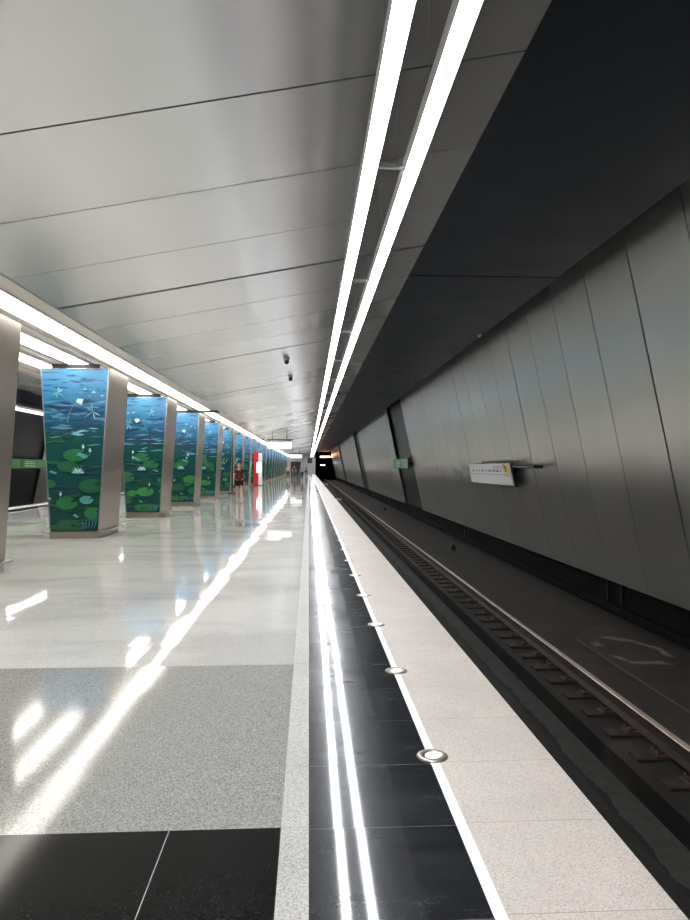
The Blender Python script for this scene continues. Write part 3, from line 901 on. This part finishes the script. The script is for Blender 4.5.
def person(loc, rz, h, label, top, bottom, shorts=False, pack=False, hairc=None, bag=False, walk=.22, elbow=0.0):
    t = empty('person', loc, label, 'person', None, rz)
    S = h / 1.70
    # faces -Y; w>0 puts the left foot forward
    hipL, hipR = (.085, 0, .90), (-.085, 0, .90)
    kL, kR = (.095, -walk * .75, .49), (-.09, walk * .25, .48)
    aL, aR = (.095, -walk * .85, .09), (-.09, walk * 1.25, .13)
    tL, tR = (.105, -walk * .85 - .15, .03), (-.10, walk * 1.25 - .14, .03)
    shL, shR = (.165, 0, 1.40), (-.165, 0, 1.40)
    eL, eR = (.225, .07, 1.13), (-.225, -.03, 1.13)
    wL, wR = (.235, -.03 - elbow, .90 + elbow), (-.235, -.13 - elbow, .92 + elbow)
    V = [(0, 0, .96, .125, .095), (0, 0, 1.12, .11, .08), (0, .005, 1.28, .135, .09), (0, .005, 1.42, .10, .07), (0, -.005, 1.49, .05), (0, -.015, 1.545, .052),
         (*hipL, .085), (*kL, .055), (*aL, .038), (*tL, .035, .028), (*hipR, .085), (*kR, .055), (*aR, .038), (*tR, .035, .028),
         (*shL, .052), (*eL, .038), (*wL, .027), (*shR, .052), (*eR, .038), (*wR, .027)]
    E = [(0, 1), (1, 2), (2, 3), (3, 4), (4, 5), (0, 6), (6, 7), (7, 8), (8, 9), (0, 10), (10, 11), (11, 12), (12, 13), (3, 14), (14, 15), (15, 16), (3, 17), (17, 18), (18, 19)]
    # hands: palm, thumb and four fingers
    for w, sgn in ((16, 1), (19, -1)):
        x, y, z = V[w][:3]; b = len(V)
        V.append((x, y - .015, z - .07, .020, .030)); E.append((w, b))
        for i, (dy, L) in enumerate(((-.032, .070), (-.012, .078), (.008, .073), (.026, .058))):
            V.append((x, y - .015 + dy, z - .07 - L * .6, .009)); E.append((b, len(V) - 1))
            V.append((x - sgn * .012, y - .02 + dy, z - .07 - L, .008)); E.append((len(V) - 2, len(V) - 1))
        V.append((x - sgn * .01, y - .055, z - .075, .010)); E.append((b, len(V) - 1))
    V = [tuple([c * S for c in v]) for v in V]
    body = skin('body', V, E, SK, t)
    # the head grows from the same mesh: shaped skull, nose, ears
    hd = MB(); hz = 1.625
    hd.ball((0, -.01, hz), .1, 0, 20, 14, (.76, .92, 1.16))
    for i, (x, y, z) in enumerate(hd.v):
        u = (z - hz) / .116
        k = 1 - .28 * max(0, -u) ** 1.5
        hd.v[i] = (x * k, (y + .01) * (1 - .15 * max(0, -u)) - .01, z)
    hd.poly([(-.014, -.095, hz - .03), (.014, -.095, hz - .03), (0, -.128, hz - .028)]); hd.poly([(-.014, -.095, hz - .03), (0, -.128, hz - .028), (0, -.098, hz + .02)]); hd.poly([(.014, -.095, hz - .03), (0, -.098, hz + .02), (0, -.128, hz - .028)])
    for s in (-1, 1): hd.ball((s * .077, 0, hz - .01), .03, 0, 8, 6, (.3, .6, 1))
    bm = bmesh.new(); bm.from_mesh(body.data)
    tmp = bpy.data.meshes.new('tmp'); tmp.from_pydata([tuple(c * S for c in v) for v in hd.v], [], hd.f)
    for p in tmp.polygons: p.use_smooth = True
    bm.from_mesh(tmp); bm.to_mesh(body.data); bm.free()
    bpy.data.meshes.remove(tmp)
    for s in (-1, 1):
        e = MB(); e.ball((s * .030 * S, -.093 * S, (hz + .008) * S), .011 * S, 0, 8, 6); e.build('eye', M['black'], t)
    mo = MB(); mo.ball((0, -.090 * S, (hz - .058) * S), .022 * S, 0, 10, 6, (1, .35, .28)); mo.build('mouth', LIP, t)
    hr = MB(); hr.ball((0, .012 * S, (hz + .028) * S), .1 * S, 0, 18, 12, (.84, 1.0, 1.06))
    if hairc is not None: hr.ball((0, .075 * S, (hz - .10) * S), .075 * S, 0, 14, 10, (1.0, .6, 1.9))
    # keep the face clear
    hr.v = [(x, max(y, -.045 * S) if z < (hz + .055) * S else y, z) for x, y, z in hr.v]
    hr.build('hair', hairc or HB, t)
    sc = lambda L: [tuple(c * S for c in v) for v in L]
    skin('top', sc([(0, 0, .84, .142, .110), (0, 0, .97, .142, .110), (0, 0, 1.12, .128, .095), (0, .005, 1.28, .150, .102), (0, .005, 1.40, .112, .08), (.165, 0, 1.405, .063), (.20, .03, 1.27, .056), (-.165, 0, 1.405, .063), (-.20, -.015, 1.27, .056)]),
         [(0, 1), (1, 2), (2, 3), (3, 4), (4, 5), (5, 6), (4, 7), (7, 8)], top, t)
    lerp = lambda a, b, k: tuple(a[i] + (b[i] - a[i]) * k for i in range(3))
    if shorts:
        L = [(0, 0, .95, .142, .112), (*hipL, .098), (*lerp(hipL, kL, .45), .088), (*hipR, .098), (*lerp(hipR, kR, .45), .088)]
        Eg = [(0, 1), (1, 2), (0, 3), (3, 4)]
    else:
        L = [(0, 0, .95, .140, .110), (*hipL, .098), (*kL, .070), (*lerp(kL, aL, .92), .056), (*hipR, .098), (*kR, .070), (*lerp(kR, aR, .92), .056)]
        Eg = [(0, 1), (1, 2), (2, 3), (0, 4), (4, 5), (5, 6)]
    skin('shorts' if shorts else 'trousers', sc(L), Eg, bottom, t)
    for a, tt in ((aL, tL), (aR, tR)):
        skin('shoe', sc([(a[0], a[1] + .02, .04, .043, .036), ((a[0] + tt[0]) / 2, (a[1] + tt[1]) / 2, .036, .042, .034), (*tt[:2], .030, .036, .026)]), [(0, 1), (1, 2)], M['black'], t)
    if pack:
        b = MB(); b.box(-.14 * S, .14 * S, .11 * S, .25 * S, 1.02 * S, 1.42 * S); b.build('backpack', M['black'], t, .03)
        for s in (-1, 1):
            b = MB(); b.tube(sc([(s * .10, .12, 1.44), (s * .105, .0, 1.485), (s * .10, -.10, 1.40), (s * .12, -.115, 1.25), (s * .15, -.03, 1.12), (s * .13, .10, 1.06)]), .030 * S, 8); b.build('backpack_strap', M['black'], t)
    if bag:
        b = MB(); b.ball((.27 * S, -.0 * S, .97 * S), .11 * S, 0, 14, 10, (.5, 1.1, 1.0)); b.build('shoulder_bag', M['black'], t)
        b = MB(); b.tube(sc([(.27, 0, 1.06), (.21, -.02, 1.25), (.165, -.0, 1.475)]), .012 * S, 6); b.build('bag_strap', M['black'], t)
    return t
LIP = plain('lips', (.4, .12, .10), .5)
person((-2.90, 28.9, 0), radians(8), 1.64, 'woman with backpack, reddish brown top and dark shorts walking towards the camera', cloth('reddish_print_fabric', (.10, .03, .028)), cloth('dark_shorts_fabric', (.015, .012, .015)), True, True, HB, True)
BLD = plain('light_brown_hair', (.25, .16, .09), .5)
person((-2.42, 80.0, 0), radians(10), 1.78, 'distant person in a pale beige shirt and dark trousers, leftmost of the far group', cloth('beige_fabric', (.50, .45, .38)), cloth('brown_trousers_fabric', (.07, .05, .04)), hairc=BLD)
person((-1.78, 84.0, 0), radians(190), 1.70, 'distant person in dark grey clothes, middle of the far group', cloth('dark_grey_fabric', (.07, .065, .06)), cloth('grey_trousers_fabric', (.06, .06, .06)))
person((-.72, 74.5, 0), radians(-20), 1.72, 'distant person in a grey green shirt, rightmost of the far group, carrying a dark bag', cloth('grey_green_fabric', (.22, .26, .26)), cloth('navy_trousers_fabric', (.03, .04, .06)), hairc=HB, bag=True, walk=.30)
person((-.42, 112.0, 0), radians(0), 1.74, 'very distant person in a brownish top standing near the end of the platform', cloth('brown_top_fabric', (.22, .13, .10)), cloth('black_trousers_fabric', (.02, .02, .02)), walk=.05)

# ------------------------------------------------------------------ world, camera, view
w = bpy.data.worlds.new('world'); SC.world = w; w.use_nodes = True
w.node_tree.nodes['Background'].inputs[0].default_value = (.02, .02, .022, 1)

cam = bpy.data.cameras.new('camera'); co = bpy.data.objects.new('camera', cam); link(co)
cam.sensor_fit = 'VERTICAL'; cam.sensor_height = 24; cam.lens = 691 / 920 * 24
cam.clip_start = .05; cam.clip_end = 400
co.location = (0, 0, 1.5)
yaw = math.atan(36 / 691); pitch = math.atan(7 / 691)
co.rotation_euler = (pi / 2 + pitch, 0, -yaw)
SC.camera = co

SC.view_settings.view_transform = 'Standard'
SC.view_settings.look = 'None'
SC.view_settings.gamma = 1.0
SC.view_settings.use_curve_mapping = False
SC.view_settings.exposure = 1.08
